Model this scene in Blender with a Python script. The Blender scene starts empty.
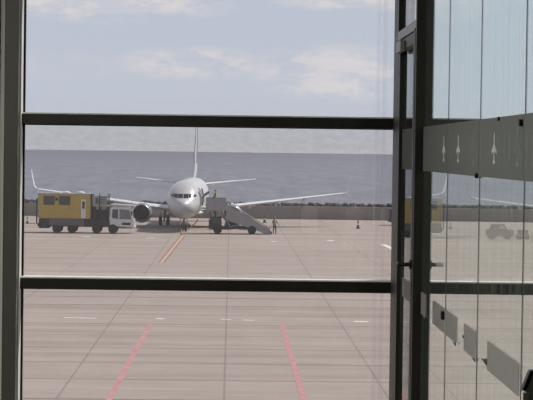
import bpy, bmesh, math, random
from mathutils import Vector, Matrix
random.seed(7)
C = bpy.context.scene.collection
S = bpy.context.scene
# ------------------------------------------------------------------ camera
F = 1950.0
H = 8.25                     # eye height above the apron
ROLL = 0.0136
yaw = math.atan(36.2/F); pitch = math.atan(47.5/F)
fw = Vector((math.sin(yaw)*math.cos(pitch), math.cos(yaw)*math.cos(pitch), -math.sin(pitch)))
r0 = fw.cross(Vector((0, 0, 1))).normalized(); u0 = r0.cross(fw).normalized()
rt = r0*math.cos(ROLL)+u0*math.sin(ROLL); up = u0*math.cos(ROLL)-r0*math.sin(ROLL)
cam_d = bpy.data.cameras.new('camera'); cam = bpy.data.objects.new('camera', cam_d); C.objects.link(cam)
M = Matrix((rt, up, -fw)).transposed().to_4x4(); M.translation = (0, 0, H)
cam.matrix_world = M
cam_d.sensor_width = 36; cam_d.lens = F*36/533; cam_d.clip_end = 200000; cam_d.clip_start = .05
S.camera = cam
def ray(px, py):
    return fw + rt*((px-266.5)/F) + up*((200-py)/F)
def at(px, py, Y):
    d = ray(px, py); return Vector((0, 0, H)) + d*(Y/d.y)
def ground(px, py):
    d = ray(px, py); return Vector((0, 0, H)) + d*(-H/d.z)
# ------------------------------------------------------------------ materials
def srgb(r, g, b):
    f = lambda c: (c/255/12.92) if c <= 10 else ((c/255+.055)/1.055)**2.4
    return (f(r), f(g), f(b), 1)
MATS = {}
def new_mat(name):
    m = bpy.data.materials.new(name); m.use_nodes = True; m.node_tree.nodes.clear()
    return m
class NT:
    def __init__(s, tree): s.t = tree
    def n(s, typ, **kw):
        nd = s.t.nodes.new(typ)
        for k, v in kw.items(): setattr(nd, k, v)
        return nd
    def l(s, a, b): s.t.links.new(a, b)
    def val(s, sock, v):
        if hasattr(v, 'node'): s.l(v, sock)
        else: sock.default_value = v
    def m(s, op, a, b=0.0, c=0.0, clamp=False):
        nd = s.n('ShaderNodeMath', operation=op, use_clamp=clamp)
        s.val(nd.inputs[0], a)
        s.val(nd.inputs[1], b)
        if len(nd.inputs) > 2: s.val(nd.inputs[2], c)
        return nd.outputs[0]
    def ss(s, x, a, b):
        nd = s.n('ShaderNodeMapRange', interpolation_type='SMOOTHSTEP')
        s.val(nd.inputs['Value'], x); nd.inputs['From Min'].default_value = a; nd.inputs['From Max'].default_value = b
        return nd.outputs[0]
    def mix(s, f, a, b, blend='MIX'):
        nd = s.n('ShaderNodeMix', data_type='RGBA', blend_type=blend)
        s.val(nd.inputs[0], f); s.val(nd.inputs[6], a); s.val(nd.inputs[7], b)
        return nd.outputs[2]
    def noise(s, vec, scale, detail=3, rough=.5):
        nd = s.n('ShaderNodeTexNoise'); s.val(nd.inputs['Vector'], vec)
        nd.inputs['Scale'].default_value = scale; nd.inputs['Detail'].default_value = detail; nd.inputs['Roughness'].default_value = rough
        return nd.outputs[0]
    def mapping(s, vec, scale=(1, 1, 1), loc=(0, 0, 0)):
        nd = s.n('ShaderNodeMapping'); s.val(nd.inputs['Vector'], vec)
        nd.inputs['Scale'].default_value = scale; nd.inputs['Location'].default_value = loc
        return nd.outputs[0]
def pm(name, col, rough=.6, metal=0.0, var=.12, vscale=3.0, spec=.5, bump=0.0):
    """principled material with a little procedural tone variation"""
    if name in MATS: return MATS[name]
    m = new_mat(name); t = NT(m.node_tree)
    tc = t.n('ShaderNodeTexCoord').outputs['Object']
    nz = t.noise(tc, vscale, 4)
    dark = (col[0]*(1-var), col[1]*(1-var), col[2]*(1-var), 1); lite = tuple(min(1, c*(1+var)) for c in col[:3])+(1,)
    c = t.mix(nz, dark, lite)
    p = t.n('ShaderNodeBsdfPrincipled'); t.l(c, p.inputs['Base Color'])
    p.inputs['Roughness'].default_value = rough; p.inputs['Metallic'].default_value = metal
    p.inputs['Specular IOR Level'].default_value = spec
    if bump:
        b = t.n('ShaderNodeBump'); b.inputs['Strength'].default_value = bump; t.l(nz, b.inputs['Height']); t.l(b.outputs[0], p.inputs['Normal'])
    o = t.n('ShaderNodeOutputMaterial'); t.l(p.outputs[0], o.inputs[0])
    MATS[name] = m; return m
def glass(name, tint, dirt=0.0, dirt_refl_col=(.8, .8, .8, 1), streak=False, refl=1.0, refl_bands=()):
    m = new_mat(name); t = NT(m.node_tree)
    geo = t.n('ShaderNodeNewGeometry')
    tr = t.n('ShaderNodeBsdfTransparent'); tr.inputs[0].default_value = tint
    gl = t.n('ShaderNodeBsdfGlossy'); gl.inputs['Roughness'].default_value = 0.0; gl.inputs[0].default_value = (.97, 1, .99, 1)
    fr = t.n('ShaderNodeFresnel'); fr.inputs[0].default_value = 1.5
    R = fr.outputs[0]
    R2 = t.m('DIVIDE', t.m('MULTIPLY', R, 2.0), t.m('ADD', R, 1.0))     # both surfaces of the sheet
    fac = t.m('MULTIPLY', t.m('MULTIPLY', R2, refl), t.m('SUBTRACT', 1.0, geo.outputs['Backfacing']))
    body = tr.outputs[0]
    if dirt:
        tl = t.n('ShaderNodeBsdfTranslucent'); tl.inputs[0].default_value = dirt_refl_col
        df = t.n('ShaderNodeBsdfDiffuse'); df.inputs[0].default_value = dirt_refl_col
        a = t.n('ShaderNodeMixShader'); a.inputs[0].default_value = .35; t.l(tl.outputs[0], a.inputs[1]); t.l(df.outputs[0], a.inputs[2])
        tc = t.n('ShaderNodeTexCoord').outputs['Object']
        n1 = t.noise(t.mapping(tc, (6, 7, .35)), 3.0, 5, .65) if streak else t.noise(tc, 1.5, 3)
        dd = t.m('MULTIPLY', t.m('ADD', t.m('MULTIPLY', t.ss(n1, .3, .75), 1.6), .3) if streak else t.m('ADD', n1, .5), dirt)
        dd = t.m('MULTIPLY', dd, t.m('SUBTRACT', 1.0, geo.outputs['Backfacing']))
        for (x0_, x1_, st_) in refl_bands:      # pale reflections painted into the pane as vertical bands
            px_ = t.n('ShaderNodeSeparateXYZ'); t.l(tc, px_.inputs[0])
            rb_ = t.m('MULTIPLY', t.ss(px_.outputs[0], x0_-.006, x0_+.006), t.m('SUBTRACT', 1.0, t.ss(px_.outputs[0], x1_-.006, x1_+.006)))
            dd = t.m('ADD', dd, t.m('MULTIPLY', t.m('MULTIPLY', rb_, st_), t.m('SUBTRACT', 1.0, geo.outputs['Backfacing'])))
        x = t.n('ShaderNodeMixShader'); t.l(dd, x.inputs[0]); t.l(tr.outputs[0], x.inputs[1]); t.l(a.outputs[0], x.inputs[2])
        body = x.outputs[0]
    mx = t.n('ShaderNodeMixShader'); t.l(fac, mx.inputs[0]); t.l(body, mx.inputs[1]); t.l(gl.outputs[0], mx.inputs[2])
    o = t.n('ShaderNodeOutputMaterial'); t.l(mx.outputs[0], o.inputs[0])
    return m
M_FRAME = pm('dark_bronze_aluminium', (.013, .012, .008, 1), .45, 0.0, .2, 8, .35)
M_POST = pm('olive_grey_aluminium', (.075, .075, .06, 1), .45, 0.0, .1, 5, .5)
M_BEAD_HIGHLIGHT = pm('pale_bead_and_highlight', (.8, .8, .76, 1), .4, .0, .08, 9)  # pale tone also carries the bright lit edges of bars and posts
M_GASKET = pm('black_rubber_gasket', (.008, .008, .008, 1), .7, 0, .1, 9, .2)
M_STEEL = pm('brushed_steel', (.45, .45, .44, 1), .3, .9, .1, 20)
M_TRANSOM = pm('grey_aluminium', (.26, .26, .245, 1), .4, .0, .1, 9)
M_PANE = glass('facade_glass', (.975, .975, .975, 1), .07, (.80, .79, .79, 1))
M_PGLASS = glass('partition_glass', (.90, .95, .92, 1), .12, (.80, .88, .84, 1), True, .70)
M_DGLASS = glass('door_glass', (.88, .94, .91, 1), .06, (.80, .88, .84, 1), True, .70)
def film(name, col, alpha, trans=.5):
    m = new_mat(name); t = NT(m.node_tree)
    tc = t.n('ShaderNodeTexCoord').outputs['Object']
    nz = t.noise(t.mapping(tc, (1, 3, 3)), 4.0, 3)
    c = t.mix(nz, tuple(x*.93 for x in col[:3])+(1,), tuple(min(1, x*1.05) for x in col[:3])+(1,))
    tl = t.n('ShaderNodeBsdfTranslucent'); t.l(c, tl.inputs[0])
    df = t.n('ShaderNodeBsdfDiffuse'); t.l(c, df.inputs[0])
    a = t.n('ShaderNodeMixShader'); a.inputs[0].default_value = 1-trans; t.l(tl.outputs[0], a.inputs[1]); t.l(df.outputs[0], a.inputs[2])
    tr = t.n('ShaderNodeBsdfTransparent')
    x = t.n('ShaderNodeMixShader'); x.inputs[0].default_value = alpha; t.l(tr.outputs[0], x.inputs[1]); t.l(a.outputs[0], x.inputs[2])
    o = t.n('ShaderNodeOutputMaterial'); t.l(x.outputs[0], o.inputs[0])
    MATS[name] = m; return m
M_FILM = film('frosted_grey_film', (.285, .30, .29, 1), .93)
M_STRIP = film('frosted_strip_film', (.52, .50, .49, 1), .9)
M_MARK = film('white_film', (.95, .97, .96, 1), .9, .6)
M_FAINT = film('faint_white_film', (.7, .72, .71, 1), .35, .6)
# ------------------------------------------------------------------ mesh builder
class MB:
    def __init__(s): s.bm = bmesh.new()
    def poly(s, pts):
        return s.bm.faces.new([s.bm.verts.new(p) for p in pts])
    def box(s, x0, x1, y0, y1, z0, z1, rot=None, piv=None):
        vs = [Vector((x, y, z)) for x in (x0, x1) for y in (y0, y1) for z in (z0, z1)]
        if rot is not None:
            piv = Vector(piv) if piv is not None else sum(vs, Vector())/8
            vs = [rot @ (v-piv)+piv for v in vs]
        b = [s.bm.verts.new(v) for v in vs]
        for f in ((0, 1, 3, 2), (4, 6, 7, 5), (0, 4, 5, 1), (2, 3, 7, 6), (0, 2, 6, 4), (1, 5, 7, 3)):
            s.bm.faces.new([b[i] for i in f])
        return s
    def prism(s, pts, a, b, axis='y'):
        """2-D outline (u,v) extruded between a and b along an axis; y: (x,z), x: (y,z), z: (x,y)"""
        def mk(p, t):
            return {'y': (p[0], t, p[1]), 'x': (t, p[0], p[1]), 'z': (p[0], p[1], t)}[axis]
        A = [s.bm.verts.new(mk(p, a)) for p in pts]; B = [s.bm.verts.new(mk(p, b)) for p in pts]
        s.bm.faces.new(A); s.bm.faces.new(B[::-1]); n = len(pts)
        for i in range(n): s.bm.faces.new((A[i], B[i], B[(i+1) % n], A[(i+1) % n]))
        return s
    def loft(s, rings, cap=True, closed=True):
        R = [[s.bm.verts.new(p) for p in r] for r in rings]; n = len(R[0])
        for a, b in zip(R, R[1:]):
            for i in range(n if closed else n-1):
                j = (i+1) % n
                s.bm.faces.new((a[i], a[j], b[j], b[i]))
        if cap: s.bm.faces.new(R[0]); s.bm.faces.new(R[-1][::-1])
        return s
    def tube(s, p0, p1, r0, r1=None, n=12):
        p0 = Vector(p0); p1 = Vector(p1); r1 = r0 if r1 is None else r1
        d = (p1-p0).normalized(); a = d.orthogonal().normalized(); b = d.cross(a)
        ring = lambda p, r: [p+a*(r*math.cos(t*2*math.pi/n))+b*(r*math.sin(t*2*math.pi/n)) for t in range(n)]
        return s.loft([ring(p0, r0), ring(p1, r1)])
    def lathe(s, prof, origin=(0, 0, 0), axis='z', n=24, cap=True):
        o = Vector(origin); rings = []
        for r, h in prof:
            ring = []
            for i in range(n):
                t = 2*math.pi*i/n; c, q = r*math.cos(t), r*math.sin(t)
                ring.append(o+Vector({'z': (c, q, h), 'y': (c, h, q), 'x': (h, c, q)}[axis]))
            rings.append(ring)
        return s.loft(rings, cap)
    def sphere(s, c, rx, ry=None, rz=None, n=12):
        ry = ry or rx; rz = rz or rx; rings = []
        for i in range(1, n):
            p = math.pi*i/n
            rings.append([Vector(c)+Vector((rx*math.sin(p)*math.cos(2*math.pi*j/n), ry*math.sin(p)*math.sin(2*math.pi*j/n), rz*math.cos(p))) for j in range(n)])
        return s.loft(rings)
    def build(s, name, mat, parent=None, smooth=False, bevel=0, label=None):
        bmesh.ops.recalc_face_normals(s.bm, faces=s.bm.faces[:])
        me = bpy.data.meshes.new(name); s.bm.to_mesh(me); s.bm.free()
        if smooth:
            for p in me.polygons: p.use_smooth = True
            me.set_sharp_from_angle(angle=math.radians(40))
        me.materials.append(mat)
        o = bpy.data.objects.new(name, me); C.objects.link(o)
        if parent is not None: o.parent = parent
        if bevel:
            b = o.modifiers.new('bevel', 'BEVEL'); b.width = bevel; b.segments = 2; b.limit_method = 'ANGLE'
        if label: o['label'] = label
        return o
def tag(o, label=None, cat=None, group=None, kind=None):
    if label: o['label'] = label
    if cat: o['category'] = cat
    if group: o['group'] = group
    if kind: o['kind'] = kind
    return o
def empty(name, loc=(0, 0, 0), rz=0.0, **kw):
    o = bpy.data.objects.new(name, None); C.objects.link(o); o.location = loc; o.rotation_euler = (0, 0, rz)
    o.empty_display_size = .2
    return tag(o, **kw)
def children(o): return [c for c in bpy.data.objects if c.parent == o]
def copy_tree(o, parent=None):
    c = o.copy(); C.objects.link(c)
    if parent is not None: c.parent = parent
    for ch in children(o): copy_tree(ch, c)
    return c
def rel(root, x, y, z): return Vector((x, y, z))-root.location
# ------------------------------------------------------------------ world: hazy sky with thin cloud
def build_world():
    w = bpy.data.worlds.new('sky'); S.world = w; w.use_nodes = True; w.node_tree.nodes.clear(); t = NT(w.node_tree)
    g = t.n('ShaderNodeTexCoord').outputs['Generated']
    sp = t.n('ShaderNodeSeparateXYZ'); t.l(g, sp.inputs[0]); x, y, z = sp.outputs
    el = t.m('DIVIDE', z, t.m('SQRT', t.m('ADD', t.m('MULTIPLY', x, x), t.m('MULTIPLY', y, y))))
    az = t.m('ARCTAN2', x, y)
    base = t.mix(t.ss(el, 0.0, .030), SKY0, SKY1)
    base = t.mix(t.ss(el, .02, .10), base, SKY2)
    base = t.mix(t.ss(el, .12, .6), base, SKY3)
    cv = t.n('ShaderNodeCombineXYZ'); t.l(az, cv.inputs[0]); t.l(t.m('MULTIPLY', el, 2.6), cv.inputs[1])
    nz = t.noise(cv.outputs[0], 26.0, 7, .62)
    nf = t.noise(cv.outputs[0], 150.0, 5, .6)
    total = None
    # (pixel centre, half sizes, strength) of the cloud banks the photograph shows
    for cx, cy, hx, hy, s in ((100, 4, 130, 21, 1.0), (350, -2, 80, 13, .9), (192, 64, 75, 17, .85), (335, 72, 90, 29, .88), (300, -70, 400, 40, .8), (60, 70, 60, 14, .25)):
        a0, e0 = (cx-231)/F, (152-cy)/F
        dx = t.m('DIVIDE', t.m('SUBTRACT', az, a0), hx/F); dy = t.m('DIVIDE', t.m('SUBTRACT', el, e0), hy/F)
        d = t.m('ADD', t.m('MULTIPLY', dx, dx), t.m('MULTIPLY', dy, dy))
        v = t.m('MULTIPLY', t.m('SUBTRACT', 1.25, d, clamp=True), s)
        total = v if total is None else t.m('MAXIMUM', total, v)
    far = t.m('MULTIPLY', t.ss(t.m('ABSOLUTE', az), .14, .3), .8)
    total = t.m('MAXIMUM', total, far)
    nn = t.m('ADD', t.m('MULTIPLY', nz, .8), t.m('MULTIPLY', nf, .2))
    cl = t.m('MULTIPLY', t.ss(nn, .42, .57), total, clamp=True)
    cl = t.m('MAXIMUM', cl, t.m('MULTIPLY', t.ss(total, .75, 1.2), .55))
    col = t.mix(cl, base, CLOUD)
    # uneven pale bank low over the sea
    cv2 = t.n('ShaderNodeCombineXYZ'); t.l(t.m('MULTIPLY', az, .45), cv2.inputs[0]); t.l(el, cv2.inputs[1])
    low = t.noise(cv2.outputs[0], 420.0, 4, .7)
    lowm = t.m('MULTIPLY', t.m('SUBTRACT', 1.0, t.ss(el, .008, .02)), .5)
    col = t.mix(t.m('MULTIPLY', t.ss(low, .3, .7), lowm), col, LOWCOL)
    bg = t.n('ShaderNodeBackground'); t.l(col, bg.inputs[0]); bg.inputs[1].default_value = 1.0
    o = t.n('ShaderNodeOutputWorld'); t.l(bg.outputs[0], o.inputs[0])
SKY0 = srgb(196, 196, 202); SKY1 = srgb(201, 208, 222); SKY2 = srgb(198, 207, 223); SKY3 = srgb(78, 100, 142)
CLOUD = srgb(231, 226, 227); LOWCOL = srgb(172, 172, 180)
build_world()
sd = bpy.data.lights.new('sun', 'SUN'); sd.energy = 5.0; sd.angle = math.radians(.6); sd.color = (1, .95, .88)
sun = bpy.data.objects.new('sun', sd); C.objects.link(sun)
sun.rotation_euler = Vector((.58, .34, .74)).to_track_quat('Z', 'Y').to_euler()
sun.location = (40, 60, 90)
# ------------------------------------------------------------------ apron, sea, breakwater
def apron_mat():
    m = new_mat('slab_concrete'); t = NT(m.node_tree)
    tc = t.n('ShaderNodeTexCoord').outputs['Object']
    sp = t.n('ShaderNodeSeparateXYZ'); t.l(tc, sp.inputs[0]); X, Y = sp.outputs[0], sp.outputs[1]
    P = 5.56
    def cell(v, off, p=P): return t.m('DIVIDE', t.m('SUBTRACT', v, off), p)
    cx, cy = cell(X, -.12), cell(Y, 92.8, 5.65)
    def line(c, hw):
        fr = t.m('ABSOLUTE', t.m('SUBTRACT', t.m('FRACT', t.m('ADD', c, 500.5)), .5))
        return t.m('SUBTRACT', 1.0, t.ss(fr, hw*.5/P, hw*1.6/P))
    lx = line(cx, .035); ly = line(cy, .13)
    cid = t.n('ShaderNodeCombineXYZ'); t.l(t.m('FLOOR', cx), cid.inputs[0]); t.l(t.m('FLOOR', cy), cid.inputs[1])
    wn = t.n('ShaderNodeTexWhiteNoise', noise_dimensions='2D'); t.l(cid.outputs[0], wn.inputs[0])
    rowid = t.n('ShaderNodeTexWhiteNoise', noise_dimensions='1D'); t.l(t.m('FLOOR', t.m('MULTIPLY', cy, 1.0)), rowid.inputs['W'])
    streak = t.noise(t.mapping(tc, (.035, .55, 1)), 1.0, 5, .6)
    blot = t.noise(t.mapping(tc, (.25, .25, 1)), 1.0, 5, .6)
    fine = t.noise(t.mapping(tc, (1.2, 5, 1)), 1.0, 4, .6)
    arc = t.noise(t.mapping(tc, (.12, 1.6, 1), (31, 7, 0)), 1.0, 3, .5)
    c = t.mix(t.ss(streak, .3, .7), APR0, APR1)
    c = t.mix(t.m('MULTIPLY', t.ss(blot, .35, .7), .35), c, APR2)
    c = t.mix(t.m('MULTIPLY', wn.outputs[0], .18), c, APR0)
    c = t.mix(t.m('MULTIPLY', rowid.outputs[0], .38), c, APR2)
    c = t.mix(t.m('MULTIPLY', t.ss(fine, .3, .75), .2), c, (.12, .105, .1, 1))
    c = t.mix(t.m('MULTIPLY', t.ss(arc, .58, .70), .30), c, APR3)
    # taxi lane worn darker behind the stand
    j = t.m('MAXIMUM', t.m('MULTIPLY', lx, .4), t.m('MULTIPLY', ly, t.m('ADD', .32, t.m('MULTIPLY', rowid.outputs[0], .4))))
    c = t.mix(j, c, (.055, .05, .05, 1))
    p = t.n('ShaderNodeBsdfPrincipled'); t.l(c, p.inputs['Base Color']); p.inputs['Roughness'].default_value = .75
    p.inputs['Specular IOR Level'].default_value = .25
    o = t.n('ShaderNodeOutputMaterial'); t.l(p.outputs[0], o.inputs[0]); return m
APR0 = (.235, .187, .160, 1); APR1 = (.345, .288, .254, 1); APR2 = (.39, .335, .30, 1); APR3 = (.47, .41, .37, 1)
o = MB().box(-260, 260, 13.2, 242.5, -.5, 0).build('apron', apron_mat()); tag(o, kind='structure')
def sea_mat():
    m = new_mat('sea_water'); t = NT(m.node_tree)
    tc = t.n('ShaderNodeTexCoord').outputs['Object']
    sp = t.n('ShaderNodeSeparateXYZ'); t.l(tc, sp.inputs[0])
    lg = t.m('LOGARITHM', t.m('MAXIMUM', sp.outputs[1], 10.0), math.e)
    cv = t.n('ShaderNodeCombineXYZ'); t.l(t.m('DIVIDE', sp.outputs[0], sp.outputs[1]), cv.inputs[0]); t.l(lg, cv.inputs[1])
    w1 = t.noise(t.mapping(tc, (.12, .010, 1)), 1.0, 8, .72)
    w2 = t.noise(t.mapping(tc, (.4, .03, 1)), 1.0, 6, .7)
    f = t.m('ADD', t.m('MULTIPLY', w1, .6), t.m('MULTIPLY', w2, .4))
    c = t.mix(t.ss(f, .36, .64), SEA0, SEA1)
    c = t.mix(t.m('MULTIPLY', t.ss(sp.outputs[1], 500, 5000), .45), c, (.105, .107, .138, 1))     # darker with distance from the shore
    p = t.n('ShaderNodeBsdfPrincipled'); t.l(c, p.inputs['Base Color']); p.inputs['Roughness'].default_value = .55
    p.inputs['Specular IOR Level'].default_value = .25
    b = t.n('ShaderNodeBump'); b.inputs['Strength'].default_value = .5; b.inputs['Distance'].default_value = 1.0
    t.l(f, b.inputs['Height']); t.l(b.outputs[0], p.inputs['Normal'])
    o = t.n('ShaderNodeOutputMaterial'); t.l(p.outputs[0], o.inputs[0]); return m
SEA0 = (.12, .123, .148, 1); SEA1 = (.195, .20, .232, 1)
o = MB().poly([(-60000, 243, -2.5), (60000, 243, -2.5), (60000, 90000, -2.5), (-60000, 90000, -2.5)])
sb = MB(); sb.poly([(-60000, 243, -2.5), (60000, 243, -2.5), (60000, 90000, -2.5), (-60000, 90000, -2.5)])
tag(sb.build('sea', sea_mat()), kind='structure')
o = MB().box(-260, 260, 242.5, 243.3, -2.4, 1.6).build('wall_sea', pm('seawall_concrete', (.25, .22, .205, 1), .85, 0, .2, .6)); tag(o, kind='structure')
tag(MB().box(-260, 260, 243.3, 247.5, -2.4, 1.25).build('embankment', pm('rubble', (.12, .115, .11, 1), .9, 0, .3, 1)), kind='structure')
mb = MB()
for i in range(2200):
    x = random.uniform(-75, 75); r = random.uniform(.25, .42)
    y = random.uniform(244.0, 246.6); z = 1.72+random.uniform(-.15, .18)-.1*(y-244)
    rings = []
    for a in range(1, 5):
        p = math.pi*a/5
        rings.append([Vector((x, y, z))+Vector((r*math.sin(p)*math.cos(q*math.pi/3), r*math.sin(p)*math.sin(q*math.pi/3), r*.75*math.cos(p)))*random.uniform(.8, 1.15) for q in range(6)])
    mb.loft(rings)
tag(mb.build('breakwater_rocks', pm('dark_rock', (.075, .072, .07, 1), .95, 0, .5, 1.0)), 'dark boulders piled along the top of the low sea wall', 'rocks', kind='stuff')
# ------------------------------------------------------------------ painted markings on the apron
M_RED = pm('faded_red_paint', (.40, .19, .19, 1), .8, 0, .35, 1.2)
M_WHITE_P = pm('white_road_paint', (.62, .60, .58, 1), .8, 0, .2, 2)
M_YEL_P = pm('yellow_road_paint', (.45, .32, .22, 1), .8, 0, .15, 2)
M_REDE = pm('dark_red_edge_paint', (.22, .09, .07, 1), .8, 0, .15, 2)
def stripe(name, a, b, w, mat, dz=.006, parent=None):
    a = Vector((a[0], a[1], 0)); b = Vector((b[0], b[1], 0)); d = (b-a).normalized(); n = Vector((-d.y, d.x, 0))*w/2
    q = MB(); zs = (0.002, dz)
    vs = [q.bm.verts.new((p.x, p.y, z)) for z in zs for p in (a-n, b-n, b+n, a+n)]
    for f in ((3, 2, 1, 0), (4, 5, 6, 7), (0, 1, 5, 4), (1, 2, 6, 5), (2, 3, 7, 6), (3, 0, 4, 7)): q.bm.faces.new([vs[i] for i in f])
    return q.build(name, mat, parent)
for (a, b, w) in (((151, 323), (108.5, 400), 'left'), ((281.5, 324), (304, 400), 'right')):
    A, B = ground(*a), ground(*b); D = A+(B-A)*1.6
    o = stripe('red_line', A, D, .22, M_RED)
    tag(o, 'faded red painted line on the concrete, the %s one of the two' % w, 'floor marking', 'red lines on the apron')
# lead-in line: pale stripe between two darker edges
A, B = ground(183, 235.5), ground(161, 263)
r = empty('lead_in_line', (0, 0, 0), label='pale orange lead-in line running up to the nose wheel of the jet', cat='floor marking')
d = (B-A).normalized(); n = Vector((-d.y, d.x, 0))
stripe('centre_stripe', A, B, .15, M_YEL_P, .007, r)
stripe('edge_stripe', A+n*.2, B+n*.2, .10, M_REDE, .006, r); stripe('edge_stripe', A-n*.2, B-n*.2, .10, M_REDE, .006, r)
for (x0, y0, x1, y1, w, lab) in ((64, 317.6, 96, 318.3, .3, 'long thin white dash on the concrete left of the red lines'),
        (156, 318.5, 164, 318.8, .45, 'short white mark above the top of the left red line'),
        (221, 319.4, 231, 319.6, .28, 'small white mark midway between the red lines'),
        (243, 320, 254, 320.4, .28, 'small white mark just left of the right red line'),
        (354, 321.4, 368, 321.8, .5, 'bold white dash on the concrete near the right window post'),
        (83, 236.4, 91, 236.6, .8, 'faint white dash in front of the yellow truck'),
        (146, 238.0, 154, 238.1, .8, 'white dash in front of the parked jet'),
        (327, 240.6, 334, 240.7, 1.6, 'white patch on the concrete right of the stair truck'),
        (271, 241.5, 276, 241.6, .9, 'tiny white mark nearest the worker at the stair foot'),
        (383, 244.5, 394, 249.5, .5, 'slanting white line on the concrete at the right window edge')):
    tag(stripe('white_marking', ground(x0, y0), ground(x1, y1), w, M_WHITE_P), lab, 'floor marking', 'white marks on the apron')
# ------------------------------------------------------------------ jet
M_JET = pm('white_aircraft_paint', (.47, .465, .47, 1), .28, 0, .06, .6)
M_WING = pm('pale_grey_wing_paint', (.66, .67, .69, 1), .35, 0, .08, .8)
M_DARK = pm('near_black', (.012, .012, .014, 1), .5, 0, .2, 4)
M_TYRE = pm('black_tyre', (.018, .018, .018, 1), .85, 0, .2, 6)
M_LIP = pm('polished_intake_lip', (.7, .7, .72, 1), .22, .85, .05, 2)
M_BLUE = pm('navy_livery_paint', (.055, .075, .17, 1), .4, 0, .1, 1)
M_STRUT = pm('grey_strut_metal', (.2, .2, .2, 1), .5, .3, .15, 5)
M_GLASSB = pm('dark_cockpit_glass', (.01, .012, .015, 1), .1, 0, .1, 3)
M_FAN = pm('titanium_fan', (.10, .10, .105, 1), .35, .6, .2, 4)
ST = [(0, 2.72, 2.62, .05), (.12, 2.98, 2.34, .30), (.4, 3.2, 2.05, .60), (.8, 3.38, 1.82, .88), (1.25, 3.56, 1.64, 1.12), (1.7, 3.86, 1.52, 1.30), (2.1, 4.17, 1.44, 1.43),
      (2.6, 4.52, 1.37, 1.56), (3.2, 4.82, 1.31, 1.68), (4.0, 5.05, 1.27, 1.78), (5.0, 5.2, 1.25, 1.85), (6.5, 5.26, 1.25, 1.88), (12, 5.26, 1.25, 1.88), (24, 5.26, 1.25, 1.88), (27, 5.26, 1.4, 1.86),
      (30, 5.25, 1.85, 1.7), (33, 5.2, 2.6, 1.3), (36, 5.05, 3.5, .78), (38.2, 4.8, 4.1, .35)]
def prof(s):
    for a, b in zip(ST, ST[1:]):
        if s <= b[0]:
            f = (s-a[0])/(b[0]-a[0]); return [a[i]+(b[i]-a[i])*f for i in (1, 2, 3)]
    return ST[-1][1:]
def inside(x, z, s):
    t, b, w = prof(s); return (x/w)**2+((z-(t+b)/2)/((t-b)/2))**2 < 1
def s_of(x, z):
    lo, hi = 0, 7.0
    for _ in range(40):
        m = (lo+hi)/2
        if inside(x, z, m): hi = m
        else: lo = m
    return hi
OFF = 17.0
def naca(c, t, n=8):
    """closed aerofoil outline, (chordwise, thickness) from the leading edge"""
    f = lambda x: 5*t*(.2969*math.sqrt(x)-.126*x-.3516*x*x+.2843*x**3-.1015*x**4)
    xs = [(1-math.cos(math.pi*i/n))/2 for i in range(n+1)]
    return [(x*c, f(x)*c) for x in xs]+[(x*c, -f(x)*c) for x in xs[-2:0:-1]]
def wing_loft(mb, secs, vertical=False):
    """secs: (span, leading edge s, z, chord, thickness ratio)"""
    rings = []
    for (sp_, le, z, c, th) in secs:
        ring = []
        for (cx, tz) in naca(c, th):
            ring.append((sp_, le+cx-OFF, z+tz) if not vertical else (sp_+tz, le+cx-OFF, z))
        rings.append(ring)
    mb.loft(rings)
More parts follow.
